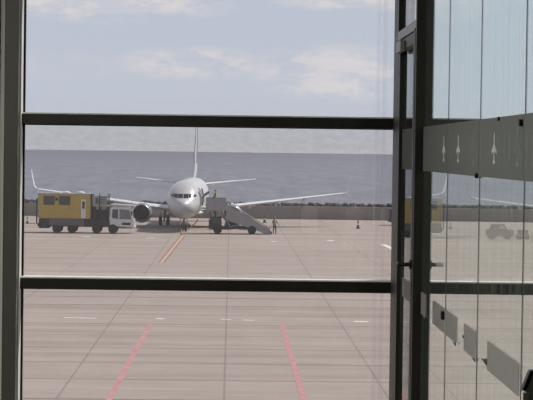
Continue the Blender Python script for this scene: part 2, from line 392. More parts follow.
def make_jet():
    root = empty('passenger_jet')
    rings = []
    ss = [0, .04, .12, .25, .4, .6, .8, 1.0, 1.25, 1.5, 1.7, 1.9, 2.1, 2.35, 2.6, 2.9, 3.2, 3.6, 4, 4.5, 5, 5.7, 6.5, 9, 12, 15, 18, 21, 24, 25.5, 27, 28.5, 30, 31.5, 33, 34.5, 36, 37, 38.2]
    for s in ss:
        t, b, w = prof(s); cz, hz = (t+b)/2, (t-b)/2
        rings.append([(w*math.sin(a*math.pi/20), s-OFF, cz+hz*math.cos(a*math.pi/20)) for a in range(40)])
    fus = MB().loft(rings).build('fuselage', M_JET, root, True)
    # cockpit windows, each lying on the skin
    for sx in (-1, 1):
        for (xa, xb, za, zb, zc, zd) in ((.03, .54, 3.48, 3.92, 3.50, 3.93), (.58, 1.0, 3.51, 3.93, 3.58, 3.91), (1.04, 1.30, 3.60, 3.90, 3.66, 3.84)):
            q = MB(); n = 5; g = []
            for i in range(n):
                row = []
                for j in range(n):
                    fx, fz = i/(n-1), j/(n-1); x = xa+(xb-xa)*fx
                    z = (za+(zc-za)*fx)*(1-fz)+(zb+(zd-zb)*fx)*fz
                    row.append(q.bm.verts.new((sx*x, s_of(x, z)-.02-OFF, z)))
                g.append(row)
            for i in range(n-1):
                for j in range(n-1): q.bm.faces.new((g[i][j], g[i+1][j], g[i+1][j+1], g[i][j+1]))
            q.build('cockpit_window', M_GLASSB, fus, True, label='dark cockpit window')
    cw = None
    for sx in (-1, 1):
        for i in range(20):
            q_ = MB().box(-.015, .015, -.11, .11, -.17, .17).build('cabin_window', M_GLASSB, fus) if cw is None else cw.copy()
            if cw is None: cw = q_
            else: C.objects.link(q_)
            q_.location = (sx*1.868, 7.2+i*1.04-OFF, 3.62)
    # belly fairing
    q = MB(); rr = []
    for s, w, zb, zt in ((12.2, .6, 1.35, 1.7), (13.2, 1.5, 1.1, 2.1), (14.5, 2.05, .98, 2.4), (19, 2.1, .95, 2.4), (21.5, 1.7, 1.05, 2.2), (23, .7, 1.3, 1.7)):
        rr.append([(w*math.cos(a*math.pi/10), s-OFF, (zb+zt)/2+(zt-zb)/2*math.sin(a*math.pi/10)) for a in range(20)])
    q.loft(rr).build('belly_fairing', M_JET, root, True)
    for sx in (-1, 1):
        q = MB(); wing_loft(q, [(sx*1.2, 13.3, 1.95, 7.9, .07), (sx*5.2, 15.9, 2.38, 5.0, .085), (sx*11, 19.0, 3.05, 3.2, .095), (sx*17.1, 21.9, 3.78, 1.7, .10)])
        wg = q.build('wing', M_WING, root, True)
        q = MB(); wing_loft(q, [(sx*17.1, 21.9, 3.78, 1.7, .10), (sx*17.5, 22.2, 3.9, 1.5, .09), (sx*17.75, 22.5, 4.2, 1.3, .08), (sx*18.2, 23.7, 6.0, .55, .07)])
        # winglet and the small lower fin below it
        wl = q.build('winglet', M_JET, wg, True)
        q = MB(); wing_loft(q, [(sx*17.4, 22.2, 3.86, 1.3, .12), (sx*18.05, 23.1, 3.2, .8, .14)])
        q.build('lower_winglet', M_JET, wg, True)
        for fx_, fs in ((6.6, 19.6), (9.5, 20.6), (12.6, 21.6)):
            q = MB(); z = 2.38+(fx_-5.2)*.122-.35
            q.loft([[(sx*fx_+rr_*math.cos(a*math.pi/4), fs+ds-OFF, z+rr_*1.2*math.sin(a*math.pi/4)) for a in range(8)] for ds, rr_ in ((-1.8, .03), (-.9, .17), (.4, .19), (1.6, .03))])
            q.build('flap_fairing', M_WING, wg, True)
        q = MB(); wing_loft(q, [(sx*.6, 33.2, 4.35, 3.6, .10), (sx*7.17, 37.0, 5.05, 1.2, .09)])
        q.build('tailplane', M_WING, root, True)
        # engine
        ex, ez = sx*4.83, 1.62
        e = MB().lathe([(.80, 10.75-OFF), (.85, 10.5-OFF), (.91, 10.38-OFF), (.98, 10.5-OFF), (1.04, 11.0-OFF), (1.07, 11.8-OFF), (1.03, 13.0-OFF), (.90, 14.2-OFF), (.78, 14.6-OFF), (.74, 14.6-OFF), (.78, 12.0-OFF), (.79, 11.0-OFF)], (ex, 0, ez), 'y', 32, False)
        e = e.build('engine_nacelle', pm('blue_grey_nacelle', (.17, .21, .31, 1), .35, 0, .08, 1), root, True)
        MB().lathe([(.80, 10.74-OFF), (.855, 10.49-OFF), (.915, 10.36-OFF), (.99, 10.49-OFF), (1.02, 10.68-OFF), (1.0, 10.69-OFF), (.82, 10.76-OFF)], (ex, 0, ez), 'y', 32, False).build('intake_lip', M_LIP, e, True)
        q = MB()
        for k in range(22):
            a = 2*math.pi*k/22; d0 = Vector((math.cos(a), 0, math.sin(a))); d1 = Vector((math.cos(a+.2), 0, math.sin(a+.2)))
            c = Vector((ex, 0, ez)); ya, yb = 11.15-OFF, 11.4-OFF
            v = [c+d0*.26+Vector((0, ya, 0)), c+d1*.26+Vector((0, yb, 0)), c+d1*.79+Vector((0, yb, 0)), c+d0*.79+Vector((0, ya, 0))]
            q.loft([v, [p+Vector((0, .03, 0)) for p in v]])
        q.build('fan', M_FAN, e)
        MB().lathe([(.02, 10.85-OFF), (.14, 10.98-OFF), (.26, 11.2-OFF), (.27, 11.45-OFF)], (ex, 0, ez), 'y', 16).build('spinner', M_FAN, e, True)
        MB().lathe([(.02, 11.5-OFF), (.77, 11.5-OFF), (.77, 11.6-OFF), (.02, 11.6-OFF)], (ex, 0, ez), 'y', 24).build('engine_core', M_DARK, e)
        MB().lathe([(.55, 14.3-OFF), (.5, 15.0-OFF), (.32, 15.5-OFF), (.05, 15.9-OFF)], (ex, 0, ez), 'y', 16).build('exhaust', M_STRUT, e, True)
        MB().prism([(10.9-OFF, 2.55), (12.2-OFF, 2.78), (15.8-OFF, 2.5), (16.5-OFF, 2.15), (13-OFF, 2.05)], ex-.13, ex+.13, 'x').build('pylon', M_WING, e, bevel=.04)
        # main gear
        g = MB().tube((sx*2.86, 19.6-OFF, .5), (sx*2.75, 19.6-OFF, 1.9), .12).tube((sx*2.86, 19.6-OFF, .9), (sx*1.6, 19.6-OFF, 1.5), .06).build('main_gear', M_STRUT, root, True)
        for dx in (-.42, .42):
            w = MB().lathe([(.3, -.16), (.5, -.17), (.56, -.09), (.56, .09), (.5, .17), (.3, .16)], (sx*2.86+dx, 19.6-OFF, .56), 'x', 20).build('wheel', M_TYRE, g, True)
        MB().box(sx*3.2, sx*3.26, 19.1-OFF, 20-OFF, 1.0, 1.9).build('gear_door', M_WING, g)
    # fin
    q = MB(); wing_loft(q, [(0, 28.6, 5.1, 7.4, .03), (0, 31.6, 5.9, 5.4, .08), (0, 32.4, 6.9, 4.9, .09)], True)
    q.build('fin', M_JET, root, True, label='white lower part of the tail fin')
    q = MB(); wing_loft(q, [(0, 32.4, 6.9, 4.9, .09), (0, 36.7, 12.35, 2.1, .09)], True)
    q.build('fin_top', M_BLUE, root, True, label='navy upper part of the tail fin')
    q = MB(); wing_loft(q, [(0, 32.3, 6.9, 1.0, .28), (0, 36.62, 12.36, .5, .26)], True)
    q.build('fin_leading_edge', M_JET, root, True)
    # nose gear
    g = MB().tube((0, 4-OFF, .3), (0, 4.1-OFF, 1.5), .085).tube((0, 4-OFF, .7), (0, 3.1-OFF, 1.45), .05).build('nose_gear', M_STRUT, root, True)
    for dx in (-.2, .2):
        MB().lathe([(.18, -.09), (.3, -.10), (.345, -.05), (.345, .05), (.3, .10), (.18, .09)], (dx, 4-OFF, .345), 'x', 20).build('wheel', M_TYRE, g, True)
    for sx in (-1, 1): MB().box(sx*.3, sx*.34, 3.3-OFF, 4.6-OFF, .85, 1.35).build('gear_door', M_JET, g)
    for s_, z_ in ((9, 5.26), (17, 5.26)):
        MB().prism([(s_-OFF, z_-.05), (s_+.5-OFF, z_+.35), (s_+.75-OFF, z_+.35), (s_+.7-OFF, z_-.05)], -.02, .02, 'x').build('antenna', M_JET, root)
    return root
jet = make_jet()
jet.location = (-4.5, 197+OFF, 0); jet.rotation_euler.z = -.019
tag(jet, 'white twin-engine passenger jet facing the window, stairs at its front door', 'airplane', 'parked passenger jets')
jet2 = copy_tree(jet)
jet2.location = (42.3, 178+OFF, 0)
tag(jet2, 'second passenger jet at the right, only a pale wing showing through the glass partition', 'airplane', 'parked passenger jets')
# open front door of the first jet only
def open_door():
    q = MB()
    for i in range(6):
        pass
    t = jet
    g = []
    q = MB()
    for s in (4.7, 5.0, 5.3, 5.6):
        tt, b, w = prof(s); row = []
        for z in (2.7, 3.2, 3.7, 4.2, 4.5):
            cz, hz = (tt+b)/2, (tt-b)/2; x = w*math.sqrt(max(0, 1-((z-cz)/hz)**2))+.02
            row.append(q.bm.verts.new((x, s-OFF, z)))
        g.append(row)
    for i in range(3):
        for j in range(4): q.bm.faces.new((g[i][j], g[i+1][j], g[i+1][j+1], g[i][j+1]))
    q.build('dark_doorway_patch', M_DARK, t)  # near-black patch on the skin standing in for the unlit opening
    d = MB().prism([(1.80, 2.72), (1.93, 2.72), (2.02, 3.2), (2.02, 3.8), (1.86, 4.45), (1.72, 4.45), (1.92, 3.8), (1.92, 3.2)], 3.55-OFF, 4.45-OFF, 'y')
    d.build('cabin_door', pm('door_inner_lining', (.10, .10, .10, 1), .7), t, label='dark inside of the open cabin door')
    MB().tube((1.7, 4.6-OFF, 3.5), (1.95, 4.2-OFF, 3.5), .05).build('door_hinge_arm', M_STRUT, t)
open_door()
# wheel chocks and engine cone by the nose wheel
M_ORANGE = pm('orange_plastic', (.75, .22, .05, 1), .6)
M_YELLOW = pm('yellow_truck_paint', (.42, .30, .06, 1), .55, 0, .18, .9)
M_WHITEV = pm('white_vehicle_paint', (.58, .58, .59, 1), .4, 0, .1, 1)
M_GREYV = pm('grey_vehicle_paint', (.27, .27, .285, 1), .5, 0, .2, 1.5)
M_SKIRT = pm('slate_skirt_metal', (.085, .09, .105, 1), .5, 0, .3, 1.5)
M_CHASSIS = pm('dark_chassis', (.022, .022, .025, 1), .7, 0, .3, 3)
M_VGLASS = pm('vehicle_window_glass', (.05, .06, .07, 1), .12, 0, .2, 2)
def cone(p, h, label, mat, name='traffic_cone'):
    r = empty(name, p, label=label, cat='traffic cone', group='traffic cones on the apron')
    b = h*.28
    MB().box(-b, b, -b, b, 0, h*.06).build('base', M_CHASSIS, r, bevel=.01)
    MB().lathe([(h*.20, h*.06), (h*.12, h*.5), (h*.045, h), (h*.02, h)], (0, 0, 0), 'z', 16).build('cone_body', mat, r, True)
    MB().lathe([(h*.141, h*.42), (h*.143, h*.42), (h*.105, h*.62), (h*.103, h*.62)], (0, 0, 0), 'z', 16).build('band', M_WHITE_P, r, True)
M_CONE = pm('faded_dark_cone', (.10, .045, .04, 1), .7)
cone(ground(358, 228.6), .95, 'dark traffic cone standing alone on the apron at the right of the window', M_CONE)
cone(ground(27.3, 223.6), .75, 'small traffic cone at the far left behind the yellow truck', M_CONE)
cone(ground(264.6, 222.6), .85, 'traffic cone near the sea wall beyond the foot of the stairs', M_CONE)
cone(ground(181.5, 234.5), .6, 'orange traffic cone in front of the nose wheel of the jet', M_ORANGE)
# tow-bar like yellow hose by the nose gear
q = MB().tube((0, 0, .1), (.75, .3, .75), .06).tube((.75, .3, .75), (1.0, .4, 1.2), .06)
o = q.build('ground_power_hose', M_YEL_P); o.location = ground(188, 230.5)
tag(o, 'yellow ground hose rising under the nose of the jet', 'hose')
# ------------------------------------------------------------------ wheel helper for vehicles
def wheel(parent, x, y, r, w=.28, name='wheel'):
    o = MB().lathe([(r*.55, -w/2), (r*.92, -w/2), (r, -w*.35), (r, w*.35), (r*.92, w/2), (r*.55, w/2)], (0, 0, 0), 'y', 20).build(name, M_TYRE, parent, True)
    o.location = (x, y, r)
    MB().lathe([(.03, -w*.46), (r*.5, -w*.40), (r*.55, -w*.3), (r*.55, w*.4), (.03, w*.4)], (0, 0, 0), 'y', 14).build('hub', M_STRUT, o, True)
    return o
# ------------------------------------------------------------------ yellow high-lift truck
tp = ground(37.5, 232.6)
tr = empty('high_lift_truck', tp, label='yellow box-bodied high-lift truck with white cab left of the jet', cat='truck')
bx = MB().box(0, 5.35, 0, 2.45, 1.42, 3.85).build('box_body', M_YELLOW, tr, bevel=.05)
MB().box(-.03, 5.38, -.03, 2.48, 3.83, 3.92).build('roof_edge', M_GREYV, bx)
for x0, x1 in ((.62, 1.6), (2.15, 3.15)):
    w_ = MB().box(x0, x1, -.03, .02, 2.82, 3.66).build('window', M_VGLASS, bx, label='dark side window')
    MB().box(x0-.05, x0, -.04, .02, 2.78, 3.7).box(x1, x1+.05, -.04, .02, 2.78, 3.7).box(x0, x1, -.04, .02, 2.78, 2.82).box((x0+x1)/2-.02, (x0+x1)/2+.02, -.04, .02, 2.82, 3.66).build('window_frame', M_CHASSIS, w_)
MB().box(1.74, 2.0, -.02, .02, 3.2, 3.5).build('vent', M_CHASSIS, bx)
MB().box(3.3, 4.1, -.015, .02, 2.28, 2.36).build('faded_stripe', M_GREYV, bx)
d_ = MB().box(4.28, 4.75, -.04, .02, 1.5, 3.35).build('side_door', M_WHITEV, bx, label='narrow white door')
MB().box(4.4, 4.66, -.06, 0, 2.45, 3.15).build('door_window', M_VGLASS, d_)
MB().box(5.22, 5.38, -.05, 2.5, 1.3, 3.9).build('corner_post', M_CHASSIS, bx)
MB().box(.02, .1, -.04, 0, 1.42, 3.85).build('corner_trim', M_GREYV, bx)
for xx in (2.7, 4.15):
    MB().lathe([(.42, 3.88), (.4, 4.02), (.25, 4.12), (.02, 4.14)], (xx, 1.2, 0), 'z', 16).build('roof_unit', M_WHITEV, bx, True)
q = MB().tube((-.12, -.0, .9), (-.12, 0, 3.4), .04).tube((-.12, .5, .9), (-.12, .5, 3.4), .04)
for k in range(8): q.tube((-.12, 0, 1.0+k*.3), (-.12, .5, 1.0+k*.3), .025, n=6)
q.build('ladder', M_CHASSIS, tr)
MB().box(-.05, 9.2, .35, 2.1, .62, .95).build('chassis', M_CHASSIS, tr)
MB().box(.1, 1.1, .05, 2.3, .45, 1.38).build('rear_locker', M_CHASSIS, tr, bevel=.03)
MB().box(1.12, 4.6, .04, 2.35, .72, 1.40).build('side_skirt', M_SKIRT, tr, bevel=.02)
MB().box(4.6, 7.0, .15, 2.2, .75, 1.35).build('machinery_deck', M_CHASSIS, tr)
q = MB()   # scissor arms under the body
for yy in (.3, 2.1):
    for (xa, za, xb, zb) in ((.8, .95, 5.0, 1.4), (.8, 1.4, 5.0, .95)):
        q.tube((xa, yy, za), (xb, yy, zb), .06, n=6)
q.build('scissor_lift', M_STRUT, tr)
for xx in (1.9, 3.4, 5.85, 7.45): 
    for yy in (.2, 2.25): wheel(tr, xx, yy, .46)
# front platform
pf = MB().box(5.5, 6.95, .15, 2.3, 2.65, 2.78).build('front_platform', M_GREYV, tr)
MB().box(5.5, 6.85, .1, .16, 2.75, 3.72).build('platform_screen', pm('pale_panel', (.30, .31, .32, 1), .6, 0, .25, 2.5), pf)
MB().box(5.72, 5.98, .05, .12, 2.95, 3.5).build('screen_window', M_VGLASS, pf)
q = MB()
for k in range(4): q.tube((6.15, .05, 2.95+k*.2), (6.9, .05, 2.95+k*.2), .025, n=6)
for xx in (6.1, 6.95): q.tube((xx, .05, 2.7), (xx, .05, 3.95), .04, n=6)
q.tube((6.95, 2.25, 2.7), (6.95, 2.25, 3.9), .04, n=6).tube((6.95, .05, 3.5), (6.95, 2.25, 3.5), .03, n=6)
q.build('guard_rail', M_CHASSIS, pf)
q = MB()
for xx in (5.55, 6.1, 6.9):
    for yy in (.25, 2.1): q.tube((xx, yy, 1.2), (xx, yy, 2.7), .06, n=6)
q.tube((5.55, .25, 1.3), (6.9, .25, 2.6), .05, n=6).tube((5.55, .25, 2.6), (6.9, .25, 1.3), .05, n=6)
q.box(5.7, 6.8, .5, 2.0, 1.3, 2.3)
q.build('platform_mast', M_CHASSIS, tr)
q = MB().tube((7.3, .3, 2.9), (9.6, .3, 2.78), .07, n=6).tube((7.3, 1.9, 2.9), (9.6, 1.9, 2.78), .07, n=6).box(7.2, 9.6, .3, 1.9, 2.76, 2.82)
for xx, zt in ((7.7, 3.7), (9.3, 3.6)): q.tube((xx, .3, 2.8), (xx, .3, zt), .03, n=6)
q.build('cab_roof_deck', M_WHITEV, tr)
cb = MB().prism([(7.15, .75), (9.4, .62), (9.55, .8), (9.55, 1.35), (9.15, 2.5), (8.9, 2.62), (7.3, 2.62), (7.15, 2.4)], .1, 2.35, 'y').build('cab', M_WHITEV, tr, bevel=.06)
MB().prism([(7.35, 1.55), (7.95, 1.45), (7.95, 2.4), (7.4, 2.42)], .06, .12, 'y').build('door_window', M_VGLASS, cb)
MB().prism([(8.1, 1.45), (9.3, 1.42), (9.02, 2.36), (8.1, 2.42)], .06, .12, 'y').build('quarter_window', pm('grey_window_glass', (.13, .14, .15, 1), .1, 0, .3, 2), cb)  # lighter grey than the door window
MB().prism([(9.5, 1.5), (9.53, 1.52), (9.2, 2.42), (9.17, 2.4)], .25, 2.2, 'y').build('windscreen', M_VGLASS, cb)
MB().box(8.35, 9.2, .05, .12, .85, 1.1).build('grille', M_CHASSIS, cb)
MB().box(9.35, 9.65, .1, 2.35, .5, .78).build('bumper', M_WHITEV, cb, bevel=.04)
MB().box(9.54, 9.6, .25, .55, .95, 1.15).build('headlight', M_LIP, cb)
MB().tube((9.1, .1, 2.1), (9.3, -.15, 2.2), .02, n=6).box(9.24, 9.36, -.22, -.12, 1.8, 2.25).build('wing_mirror', M_CHASSIS, cb)
# ------------------------------------------------------------------ stair truck
sp0 = ground(218, 234.0); sp0.x = at(206.5, 200, sp0.y).x
st = empty('stair_truck', sp0, label='grey mobile passenger stair truck docked at the front door of the jet', cat='stair truck')
M_PAN = pm('grey_stair_panel', (.25, .245, .255, 1), .55, 0, .12, 1)
MB().box(0, 2.0, .1, 2.3, 2.45, 2.6).build('top_platform', M_PAN, st)
for yy, nm in ((.05, 0), (2.3, 1)):
    MB().box(-.05, 1.98, yy, yy+.05, 2.35, 3.52).build('platform_panel', M_PAN, st, bevel=.01)
    MB().prism([(1.98, 2.98), (6.35, .50), (6.5, .12), (5.95, .10), (2.35, 1.30), (1.98, 1.48)], yy, yy+.05, 'y').build('side_panel', M_PAN, st)
    q = MB().tube((1.98, yy, 3.15), (6.35, yy, .68), .035, n=8).tube((-.05, yy, 3.58), (1.98, yy, 3.58), .03, n=8).tube((6.35, yy, .68), (6.45, yy, .15), .035, n=8)
    q.build('handrail', M_STRUT, st, True)
q = MB()
for k in range(14):
    x = 2.0+k*.31; z = 2.6-(k+1)*.178
    q.box(x, x+.33, .15, 2.25, z-.16, z)
q.build('steps', M_STRUT, st)
MB().box(.4, 5.7, .35, 2.05, .5, .78).build('chassis', M_CHASSIS, st)
dc = MB().prism([(.25, .55), (1.55, .55), (1.55, 1.3), (1.1, 1.62), (.55, 1.62), (.25, 1.2)], .25, 2.1, 'y').build('driver_cab', M_CHASSIS, st, bevel=.04)
MB().prism([(.6, 1.1), (1.4, 1.1), (1.1, 1.5), (.72, 1.52)], .2, .26, 'y').build('cab_window', M_VGLASS, dc)
MB().box(1.9, 3.3, .35, 2.0, .75, 1.35).build('engine_housing', M_CHASSIS, st, bevel=.03)
q = MB().tube((1.7, .2, .7), (2.6, .2, 2.35), .045, n=6).tube((2.4, .2, .7), (1.6, .2, 2.35), .045, n=6).tube((.6, .2, 1.7), (.6, .2, 2.4), .06, n=6).tube((.3, 2.1, 1.2), (.3, 2.1, 2.4), .06, n=6).tube((2.5, .2, .75), (3.5, .2, 1.0), .045, n=6)
q.build('lift_struts', M_GREYV, st)
MB().box(3.3, 6.1, .3, 2.1, .42, .52).build('lower_rail', M_GREYV, st)
for xx in (1.15, 4.6):
    for yy in (.12, 2.15): wheel(st, xx, yy, .43)
MB().box(5.95, 6.6, .2, 2.2, .06, .3).build('foot_step', M_CHASSIS, st)
MB().box(-.45, 0, .1, 2.3, 2.5, 2.6).build('bridge_flap', M_CHASSIS, st)
# ------------------------------------------------------------------ people
M_SKIN = pm('skin', (.42, .26, .19, 1), .6)
M_HIVIS = pm('hi_vis_fabric', (.27, .32, .09, 1), .8)
M_NAVY = pm('dark_work_trousers', (.03, .035, .05, 1), .9)
M_HAIR = pm('dark_hair', (.02, .015, .012, 1), .8)
def skin_mesh(name, verts, edges, radii, mat, parent, root=0):
    me = bpy.data.meshes.new(name); me.from_pydata(verts, edges, []); me.materials.append(mat)
    o = bpy.data.objects.new(name, me); C.objects.link(o); o.parent = parent
    md = o.modifiers.new('skin', 'SKIN'); md.use_smooth_shade = True
    for i, r in enumerate(radii):
        r = r if isinstance(r, tuple) else (r, r)
        me.skin_vertices[0].data[i].radius = r; me.skin_vertices[0].data[i].use_root = (i == root)
    sb_ = o.modifiers.new('sub', 'SUBSURF'); sb_.levels = 1; sb_.render_levels = 2
    return o
def person(loc, rz, label, reach=0.0, stride=.12):
    r = empty('person', loc, rz, label=label, cat='person')
    V = [(0, 0, .95), (0, 0, 1.15), (0, .01, 1.38), (0, 0, 1.50), (0, -.01, 1.58)]; E = [(0, 1), (1, 2), (2, 3), (3, 4)]; R = [(.15, .11), (.14, .10), (.165, .11), .06, .055]
    def add(p, par, rad):
        V.append(p); R.append(rad); E.append((par, len(V)-1)); return len(V)-1
    for sx in (-1, 1):
        h_ = add((sx*.09, 0, .90), 0, .10); k = add((sx*.10, -stride*sx*.5-.02, .50), h_, .065); a = add((sx*.10, -stride*sx*.6+.03, .09), k, .042); add((sx*.11, -stride*sx*.6-.14, .045), a, .04)
        s_ = add((sx*.19, 0, 1.41), 2, .062); rc = reach if sx > 0 else reach*.5
        e_ = add((sx*.25, -.02-rc*.15, 1.14+rc*.05), s_, .042); w = add((sx*.25, -.12-rc*.38, .92+rc*.25), e_, .03)
        p_ = add((sx*.25, -.15-rc*.43, .85+rc*.25), w, .034)
        for f_ in range(4): 
            q0 = add((sx*.25+(f_-1.5)*.004, -.17-rc*.45+(f_-1.5)*.02, .80+rc*.25-(.01 if f_ in (1, 2) else 0)), p_, .010); add((sx*.243, -.18-rc*.46+(f_-1.5)*.02, .775+rc*.25), q0, .009)
        add((sx*.225, -.20-rc*.45, .84+rc*.25), p_, .011)
    body = skin_mesh('body', V, E, R, M_NAVY, r)
    hd = MB().sphere((0, -.01, 1.68), .078, .098, .118, 16)
    hd.sphere((0, -.112, 1.665), .014, .02, .022, 8); hd.sphere((-.08, 0, 1.67), .012, .022, .03, 8); hd.sphere((.08, 0, 1.67), .012, .022, .03, 8)
    head = hd.build('head', M_SKIN, r, True)
    q = MB().sphere((-.03, -.098, 1.69), .012, .008, .008, 8).sphere((.03, -.098, 1.69), .012, .008, .008, 8).box(-.025, .025, -.102, -.092, 1.618, 1.626); q.build('face_features', M_HAIR, head)
    MB().sphere((0, .012, 1.705), .086, .10, .105, 12).build('hair', M_HAIR, head, True)
    rings = []
    for z, a, b in ((.88, .19, .14), (1.1, .18, .135), (1.35, .205, .145), (1.44, .17, .11), (1.48, .09, .08)):
        rings.append([(a*math.cos(t*math.pi/8), b*math.sin(t*math.pi/8), z) for t in range(16)])
    MB().loft(rings).build('hi_vis_vest', M_HIVIS, r, True, label='yellow-green hi-vis vest')
    return r
person(ground(274.5, 234.4), .5, 'worker in a yellow-green hi-vis vest standing at the foot of the aircraft stairs', .6)
pp = sp0+Vector((.85, 1.2, 2.6)); person(pp, -1.3, 'worker in a hi-vis vest standing on the top platform of the aircraft stairs', .3)
# ------------------------------------------------------------------ other apron vehicles
def baggage_tug(loc, rz, label):
    r = empty('baggage_tug', loc, rz, label=label, cat='airport vehicle')
    b = MB().prism([(0, .35), (2.55, .35), (2.6, .8), (2.5, .95), (1.7, 1.0), (.05, .95)], 0, 1.5, 'y').build('body', M_CHASSIS, r, bevel=.05)
    c_ = MB().prism([(.35, .95), (1.95, .98), (1.65, 1.5), (.5, 1.52)], .08, 1.42, 'y').build('cabin', M_CHASSIS, r, bevel=.05)
    MB().prism([(.55, 1.05), (1.05, 1.05), (1.05, 1.42), (.62, 1.42)], .05, .1, 'y').build('side_window', M_VGLASS, c_)
    MB().prism([(1.15, 1.05), (1.75, 1.05), (1.55, 1.42), (1.15, 1.42)], .05, .1, 'y').build('side_window', pm('pale_window', (.25, .26, .27, 1), .2), c_)
    for x in (.5, 2.0):
        for y in (.08, 1.42): wheel(r, x, y, .33, .2)
    return r
gl = ground(487.5, 239.4)
baggage_tug(gl, 0, 'dark four-wheeled airport vehicle on the apron seen through the glass partition')
def dolly(loc, label):
    r = empty('baggage_dolly', loc, label=label, cat='baggage dolly', group='baggage dollies behind the glass partition')
    MB().box(0, 1.15, 0, 1.4, .42, .52).build('bed', M_CHASSIS, r)
    MB().box(.15, 1.0, .1, 1.3, .52, .95).build('cargo_box', M_CHASSIS, r, bevel=.03)
    MB().tube((-.35, .7, .35), (.05, .7, .45), .04, n=6).build('drawbar', M_STRUT, r)
    for x in (.25, .9):
        for y in (.06, 1.34): wheel(r, x, y, .24, .14)
for i, lab in ((0, 'low dark baggage dolly right behind the dark airport vehicle'), (1, 'low dark baggage dolly cut by the right edge of the photo')):
    dolly(gl+Vector((3.0+i*1.7, 0, 0)), lab)
g2 = ground(388.5, 225.4)
vn = empty('service_van', g2, label='dark service van half hidden by the right window post', cat='van')
MB().prism([(0, .4), (4.2, .4), (4.3, 1.0), (3.6, 1.2), (3.0, 1.95), (.1, 1.95)], 0, 1.8, 'y').build('body', M_SKIRT, vn, bevel=.06)
MB().prism([(.3, 1.15), (3.2, 1.15), (2.9, 1.75), (.3, 1.75)], -.02, .02, 'y').build('side_window', M_VGLASS, vn)
for x in (.8, 3.4):
    for y in (.05, 1.75): wheel(vn, x, y, .34, .22)
# ------------------------------------------------------------------ terminal interior
FL = H-1.72; CE = H+1.75
YW = 12.4; XP = 1.04
XL, XR, YB = -4.2, 4.6, -3.0
M_FLOOR = pm('dark_terrazzo', (.06, .058, .055, 1), .35, 0, .2, 3)
M_WALL = pm('grey_wall_paint', (.16, .16, .155, 1), .8, 0, .08, 2)
M_CEIL = pm('grey_ceiling', (.14, .14, .135, 1), .9, 0, .05, 2)
tag(MB().box(XL-.2, XR+.2, YB-.2, YW+.3, FL-.3, FL).build('floor', M_FLOOR), kind='structure')
tag(MB().box(XL-.2, XR+.2, YB-.2, YW+.3, CE, CE+.3).build('ceiling', M_CEIL), kind='structure')
tag(MB().box(XL-.2, XL, YB, YW+.2, FL, CE).build('wall_left', M_WALL), kind='structure')
tag(MB().box(XR, XR+.2, YB, YW+.2, FL, CE).build('wall_right', M_WALL), kind='structure')
tag(MB().box(XL, XR, YB-.2, YB, FL, CE).build('wall_back', M_WALL), kind='structure')
tag(MB().box(XL-.3, XR+.3, YW+.1, YW+.4, -.02, FL-.3).build('wall_below', M_WALL), kind='structure')
# unseen ceiling lamps, added to brighten the frames and film
for i, (x, y) in enumerate(((-1.6, 5.6), (-1.6, 8.6), (-3.2, 7.0), (2.9, 7.0))):
    r = empty('added_ceiling_light', (x, y, CE), label='added square lamp, unseen overhead, brightening the room', cat='added light', group='added lamps overhead')
    MB().box(-.32, .32, -.32, .32, -.05, 0).build('housing', M_WALL, r)  # housing of the added lamp
    ld = bpy.data.lights.new('lamp', 'AREA'); ld.size = .55; ld.energy = 65; ld.color = (1, .965, .90)  # added lamp, unseen overhead
    lo = bpy.data.objects.new('lamp', ld); C.objects.link(lo); lo.parent = r; lo.location = (0, 0, -.07)
# facade windows: frame posts, cross bars and three panes each
zb1 = (at(210, 116.2, YW-.06).z, at(210, 126.4, YW-.06).z)      # upper bar: top, bottom
zb2 = (at(210, 279.8, YW-.06).z, at(210, 290.6, YW-.06).z)      # lower bar
xl = at(22.5, 200, YW).x; xr = at(394.5, 200, YW).x
hw = (xr-xl)/2
M_PANE_REFL = glass('facade_glass_painted_refl', (.975, .975, .975, 1), .07, (.80, .79, .79, 1), refl_bands=((hw-.135, hw-.105, .09), (hw-.088, hw-.06, .12)))  # two painted reflection bands near the right edge of the pane
def window(n, x0, x1):
    r = empty('window_%d' % n, ((x0+x1)/2, YW, FL), kind='structure')
    ox, oy, oz = r.location
    def B(nm, mat, a, b, c, d, e, f, bev=.004, par=None):
        return MB().box(a-ox, b-ox, c-oy, d-oy, e-oz, f-oz).build(nm, mat, par or r, bevel=bev)
    for (zt, zb), nm in ((zb1, 'cross_bar'), (zb2, 'cross_bar')):
        bar = B(nm, M_FRAME, x0, x1, YW-.09, YW+.06, zb, zt)
        B('bar_highlight_bead', M_BEAD_HIGHLIGHT, x0+.005, x1-.005, YW-.088, YW+.02, zt, zt+.008, 0, bar)  # pale strip stands in for the sunlit highlight along the bar top
        B('gasket', M_GASKET, x0, x1, YW-.03, YW+.02, zb-.006, zb, 0, bar)
    B('head_rail', M_FRAME, x0, x1, YW-.09, YW+.06, CE-.12, CE); B('sill_rail', M_FRAME, x0, x1, YW-.09, YW+.06, FL, FL+.04)
    for s, xx in ((1, x0), (-1, x1)):
        a, b = sorted((xx, xx+s*.011)); B('gasket', M_GASKET, a, b, YW-.02, YW+.02, FL+.04, CE-.12, 0)
    for z0, z1 in ((FL+.04, zb2[1]), (zb2[0], zb1[1]), (zb1[0], CE-.12)):
        B('pane', M_PANE_REFL if n == 1 else M_PANE, x0+.002, x1-.002, YW-.004, YW+.004, z0+.001, z1-.001, 0)
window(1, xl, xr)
window(2, xr+.10, 3.2); window(3, -4.15, xl-.155)
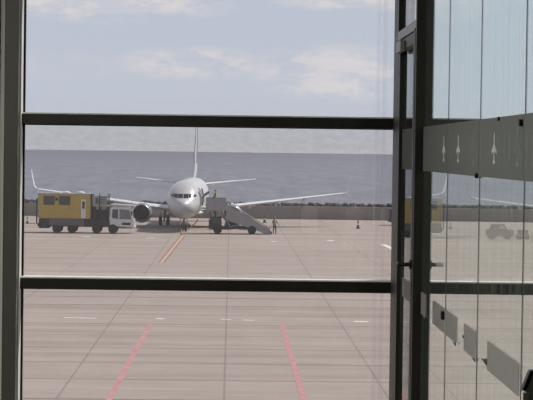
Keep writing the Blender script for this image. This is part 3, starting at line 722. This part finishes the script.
# posts
XA = xl
tag(MB().box(XA-.095, XA-.008, YW-.24, YW+.08, FL, CE).build('trim_1', M_POST, bevel=.004), kind='structure')
tag(MB().box(XA-.009, XA, YW-.14, YW+.02, FL, CE).build('lit_edge_trim_2', M_BEAD_HIGHLIGHT), kind='structure')
tag(MB().box(XA-.125, XA-.095, YW-.20, YW+.05, FL, CE).build('trim_3', pm('pale_cover_strip', (.78, .79, .70, 1), .5, 0, .08, 3)), kind='structure')
tag(MB().box(XA-.23, XA-.125, YW-.26, YW+.08, FL, CE).build('trim_4', M_FRAME), kind='structure')
tag(MB().box(xr, xr+.014, YW-.10, YW+.02, FL, CE).build('lit_edge_trim_5', M_BEAD_HIGHLIGHT), kind='structure')
tag(MB().box(xr+.014, xr+.10, YW-.16, YW+.08, FL, CE).build('trim_6', M_FRAME, bevel=.004), kind='structure')
tag(MB().box(3.2, XR, YW-.05, YW+.15, FL, CE).build('wall_front', M_WALL), kind='structure')
tag(MB().box(XL, -4.15, YW-.05, YW+.15, FL, CE).build('trim_7', M_FRAME), kind='structure')
# ------------------------------------------------------------------ glazed door in the side partition
DY0, DY1 = 10.47, 12.02
dr = empty('door_1', (XP, (DY0+DY1)/2, FL), kind='structure')
def DB(nm, mat, x0, x1, y0, y1, z0, z1, par=None, bev=.003, label=None):
    o_ = dr.location
    return MB().box(x0-o_.x, x1-o_.x, y0-o_.y, y1-o_.y, z0-o_.z, z1-o_.z).build(nm, mat, par or dr, bevel=bev, label=label)
DB('jamb', M_FRAME, 1.014, 1.07, 11.92, YW-.18, FL, CE)
DB('jamb', M_FRAME, .988, 1.08, DY0, DY0+.05, FL, CE)
zt = H+.69
DB('transom', M_TRANSOM, 1.010, 1.07, DY0+.05, 11.92, zt, zt+.055, label='pale grey transom bar')
DB('head_frame', M_FRAME, 1.01, 1.07, DY0+.05, 11.92, CE-.06, CE)
DB('fanlight', M_DGLASS, XP-.004, XP+.004, DY0+.05, 11.92, zt+.055, CE-.06, bev=0)
leaf = DB('leaf_frame', M_FRAME, .985, 1.085, DY0+.055, DY0+.135, FL+.01, zt-.005)
DB('hinge_stile', M_FRAME, 1.014, 1.066, 11.78, 11.915, FL+.01, zt-.005, leaf)
DB('top_rail', M_FRAME, 1.014, 1.066, DY0+.135, 11.78, zt-.07, zt-.006, leaf)
DB('bottom_rail', M_FRAME, 1.014, 1.066, DY0+.135, 11.78, FL+.01, FL+.12, leaf)
DB('door_pane', M_DGLASS, XP-.004, XP+.004, DY0+.135, 11.78, FL+.12, zt-.07, leaf, 0)
DB('frosted_band', M_FILM, XP-.0065, XP-.0050, DY0+.14, 11.775, H-.088, H+.149, leaf, 0)
DB('frosted_strip', M_STRIP, XP-.0065, XP-.0050, 11.02, 11.6, H-.845, H-.735, leaf, 0)
DB('door_closer', M_TRANSOM, .985, 1.013, 11.45, 11.75, zt-.085, zt-.02, leaf, label='grey door closer')
hz = at(411, 264.5, DY0+.09).z
ol = dr.location
for sx, ln in ((-1, .072), (1, .035)):
    x0 = .985 if sx < 0 else 1.085
    q = MB().tube((x0-ol.x, DY0+.09-ol.y, hz-ol.z), (x0+sx*ln-ol.x, DY0+.09-ol.y, hz-ol.z), .011).tube((x0+sx*.001-ol.x, DY0+.09-ol.y, hz-ol.z), (x0+sx*.009-ol.x, DY0+.09-ol.y, hz-ol.z), .026)
    q.tube((x0+sx*(ln-.008)-ol.x, DY0+.09-ol.y, hz-ol.z), (x0+sx*(ln-.008)-ol.x, DY0+.22-ol.y, hz-ol.z), .010)
    q.build('lever_handle', M_FRAME if sx < 0 else M_STEEL, leaf, True, label='dark lever handle' if sx < 0 else 'steel lever handle on the far side')
# ------------------------------------------------------------------ frameless glass panels with frosted band
edges = [DY0, 9.31, 8.11, 6.87, 5.6, 4.4]
strips = {0: [(DY0-.01, 10.23, 0), (9.86, 9.33, 1)], 1: [(9.29, 8.82, 2), (8.53, 8.13, 3)], 2: [(7.75, 6.90, 4)]}
zs0, zs1 = H-.855, H-.738
planes = [(9.44, 1), (8.84, 1), (8.29, 0), (7.63, 1), (7.01, 0), (6.45, 1), (5.9, 1), (5.1, 0)]
def plane_outline(y, z, s, w):
    """upright aeroplane pictogram, nose up, on the glass (y across, z up)"""
    h = [(0, .5), (.05, .40), (.06, .12), (.42, -.10), (.42, -.19), (.06, -.08), (.045, -.36), (.17, -.44), (.17, -.5), (0, -.46)]
    pts = [(a*w, b*s) for a, b in h]+[(-a*w, b*s) for a, b in h[-2:0:-1]]
    return [(y+a, z+b) for a, b in pts]
names = ['next to the door', 'second from the door', 'third from the door', 'fourth from the door', 'nearest the photographer']
for i in range(5):
    y1, y0 = edges[i]-.004, edges[i+1]+.004
    r = empty('glass_panel', (XP, (y0+y1)/2, FL), label='tall frameless glass panel with frosted grey band, %s' % names[i], cat='glass panel', group='glass panels of the side partition')
    ox, oy, oz = r.location
    def B(nm, mat, a, b, c, d, e, f, bev=0, par=None, label=None): return MB().box(a-ox, b-ox, c-oy, d-oy, e-oz, f-oz).build(nm, mat, par or r, bevel=bev, label=label)
    B('pane', M_PGLASS, XP-.003, XP+.003, y0, y1, FL, CE)
    B('joint_seal', pm('grey_silicone', (.03, .03, .03, 1), .7), XP-.004, XP+.002, edges[i+1]-.003, edges[i+1]+.003, FL, CE)
    band = B('frosted_band', M_FILM, XP-.0075, XP-.0055, y0, y1, H-.088, H+.149)
    k = 0; n = 9
    for j in range(n):
        yy = y0+(j+.5)*(y1-y0)/n
        if any(abs(yy-p[0]) < .07 for p in planes): continue
        B('fine_line', M_FAINT, XP-.0085, XP-.0080, yy-.005, yy+.005, H-.04, H+.085, par=band)
    for (py, solid) in planes:
        if not (y0 < py < y1): continue
        s_ = .125 if solid else .14
        pts = [(a-oy, b-oz) for a, b in plane_outline(py, H+.030, s_, .17)]
        if solid:
            MB().prism(pts, XP-.0095-ox, XP-.0082-ox, 'x').build('airplane_mark', M_MARK, band, label='small solid white airplane pictogram')
        else:
            q = MB(); cy, cz = py-oy, H+.030-oz
            inn = [(cy+(a-cy)*.72, cz+(b-cz)*.86) for a, b in pts]
            for xx in (XP-.0095-ox,):
                A_ = [q.bm.verts.new((xx, a, b)) for a, b in pts]; B_ = [q.bm.verts.new((xx, a, b)) for a, b in inn]
                A2 = [q.bm.verts.new((xx+.001, a, b)) for a, b in pts]; B2 = [q.bm.verts.new((xx+.001, a, b)) for a, b in inn]
                nn_ = len(pts)
                for e in range(0, nn_):
                    f = (e+1) % nn_
                    q.bm.faces.new((A_[e], A_[f], B_[f], B_[e])); q.bm.faces.new((A2[e], B2[e], B2[f], A2[f]))
                    q.bm.faces.new((A_[e], A2[e], A2[f], A_[f])); q.bm.faces.new((B_[e], B_[f], B2[f], B2[e]))
            q.build('airplane_mark', M_FAINT, band, label='small outlined airplane pictogram')
    for (ya, yb, idx) in strips.get(i, []):
        s_ = B('frosted_strip', M_STRIP, XP-.0075, XP-.0055, yb, ya, zs0, zs1, label='grey frosted strip, one of the torn lengths low on the glass')
        if idx in (0, 2, 3, 4):        # curled corner of the film
            yc = yb if idx != 4 else ya
            zc = zs0 if idx != 4 else (zs0+.035)
            k_ = 1.7 if idx == 4 else 1.0
            q = MB().loft([[(XP-.008-ox-.012*k_*math.sin(t*.9)*w_, yc-oy+(t-1)*.009, zc-oz-.010*k_+w_*.016*k_) for w_ in (0, .5, 1)] for t in (0, .6, 1.2, 1.8)], cap=False, closed=False)
            o = q.build('curled_corner', pm('film_backing', (.14, .14, .135, 1), .8), s_, True)
            sm = o.modifiers.new('solid', 'SOLIDIFY'); sm.thickness = .002
        if idx == 3:
            B('film_tag', pm('film_backing', (.1, .1, .095, 1)), XP-.011, XP-.0076, ya-.015, ya+.03, (zs0+zs1)/2-.006, (zs0+zs1)/2+.006, par=s_)
    if i == 0: B('panel_catch', M_GASKET, XP-.022, XP-.0055, edges[1]-.0, edges[1]+.03, zs1-.052, zs1-.012, .002)
    if i == 1: MB().tube((XP-.02-ox, edges[2]+.02-oy, H-.085-oz), (XP-.005-ox, edges[2]+.02-oy, H-.085-oz), .011).build('clamp', M_GASKET, r, True)
    if i == 2: 
        MB().tube((XP-.02-ox, edges[3]+.03-oy, H+.118-oz), (XP-.005-ox, edges[3]+.03-oy, H+.118-oz), .013).build('clamp', M_GASKET, r, True)
        MB().tube((XP-.014-ox, 7.50-oy, H+.142-oz), (XP-.007-ox, 7.50-oy, H+.142-oz), .008).build('clamp', M_GASKET, r, True)
# ------------------------------------------------------------------ stand at the lower right corner
M_SEAT = pm('grey_plastic', (.62, .60, .57, 1), .5, 0, .12, 6)
M_BLACK = pm('black_trim', (.006, .006, .006, 1), .5)
YD = 4.8
p1 = at(530.5, 371.5, YD); p2 = at(522.0, 390.5, YD); p0 = at(523.5, 400, YD)
ch = empty('dispenser_stand', (p1.x+.07, YD+.02, FL), label='grey rounded stand head with a black sloping front edge, lower right corner of the photo', cat='stand')
ox, oz = ch.location.x, FL
MB().prism([(p2.x+.006-ox, p2.z-.004-oz), (p1.x+.001-ox, p1.z-.002-oz), (p1.x+.012-ox, p1.z+.004-oz), (p1.x+.05-ox, p1.z+.004-oz), (p1.x+.14-ox, p1.z-.03-oz), (p1.x+.15-ox, p1.z-.28-oz), (p2.x+.02-ox, p1.z-.28-oz), (p2.x+.02-ox, p2.z-.01-oz)], -.018, .05, 'y').build('head', M_SEAT, ch, bevel=.008)
MB().prism([(p2.x-ox, p2.z-oz), (p1.x-.002-ox, p1.z-oz), (p1.x+.009-ox, p1.z+.003-oz), (p2.x+.012-ox, p2.z+.0-oz)], -.022, .012, 'y').build('edge_trim', M_BLACK, ch, bevel=.002)
MB().prism([(p2.x+.003-ox, p2.z-.006-oz), (p2.x+.018-ox, p2.z-.006-oz), (p2.x+.018-ox, p2.z-.2-oz), (p2.x+.003-ox, p2.z-.2-oz)], -.02, .01, 'y').build('side_panel', M_BEAD_HIGHLIGHT, ch, label='pale side panel')
MB().tube((.02, 0, .02), (.02, 0, p1.z-.2-oz), .025).build('post', M_STEEL, ch, True)
MB().lathe([(.02, 0), (.15, 0), (.15, .012), (.03, .025)], (.02, 0, 0), 'z', 24).build('base', M_STEEL, ch, True)
# ------------------------------------------------------------------ view settings
vs = S.view_settings; vs.view_transform = 'Standard'; vs.look = 'None'; vs.exposure = 0.0; vs.gamma = 1.0; vs.use_curve_mapping = False
S.cycles.transparent_max_bounces = 24
S.cycles.max_bounces = 10
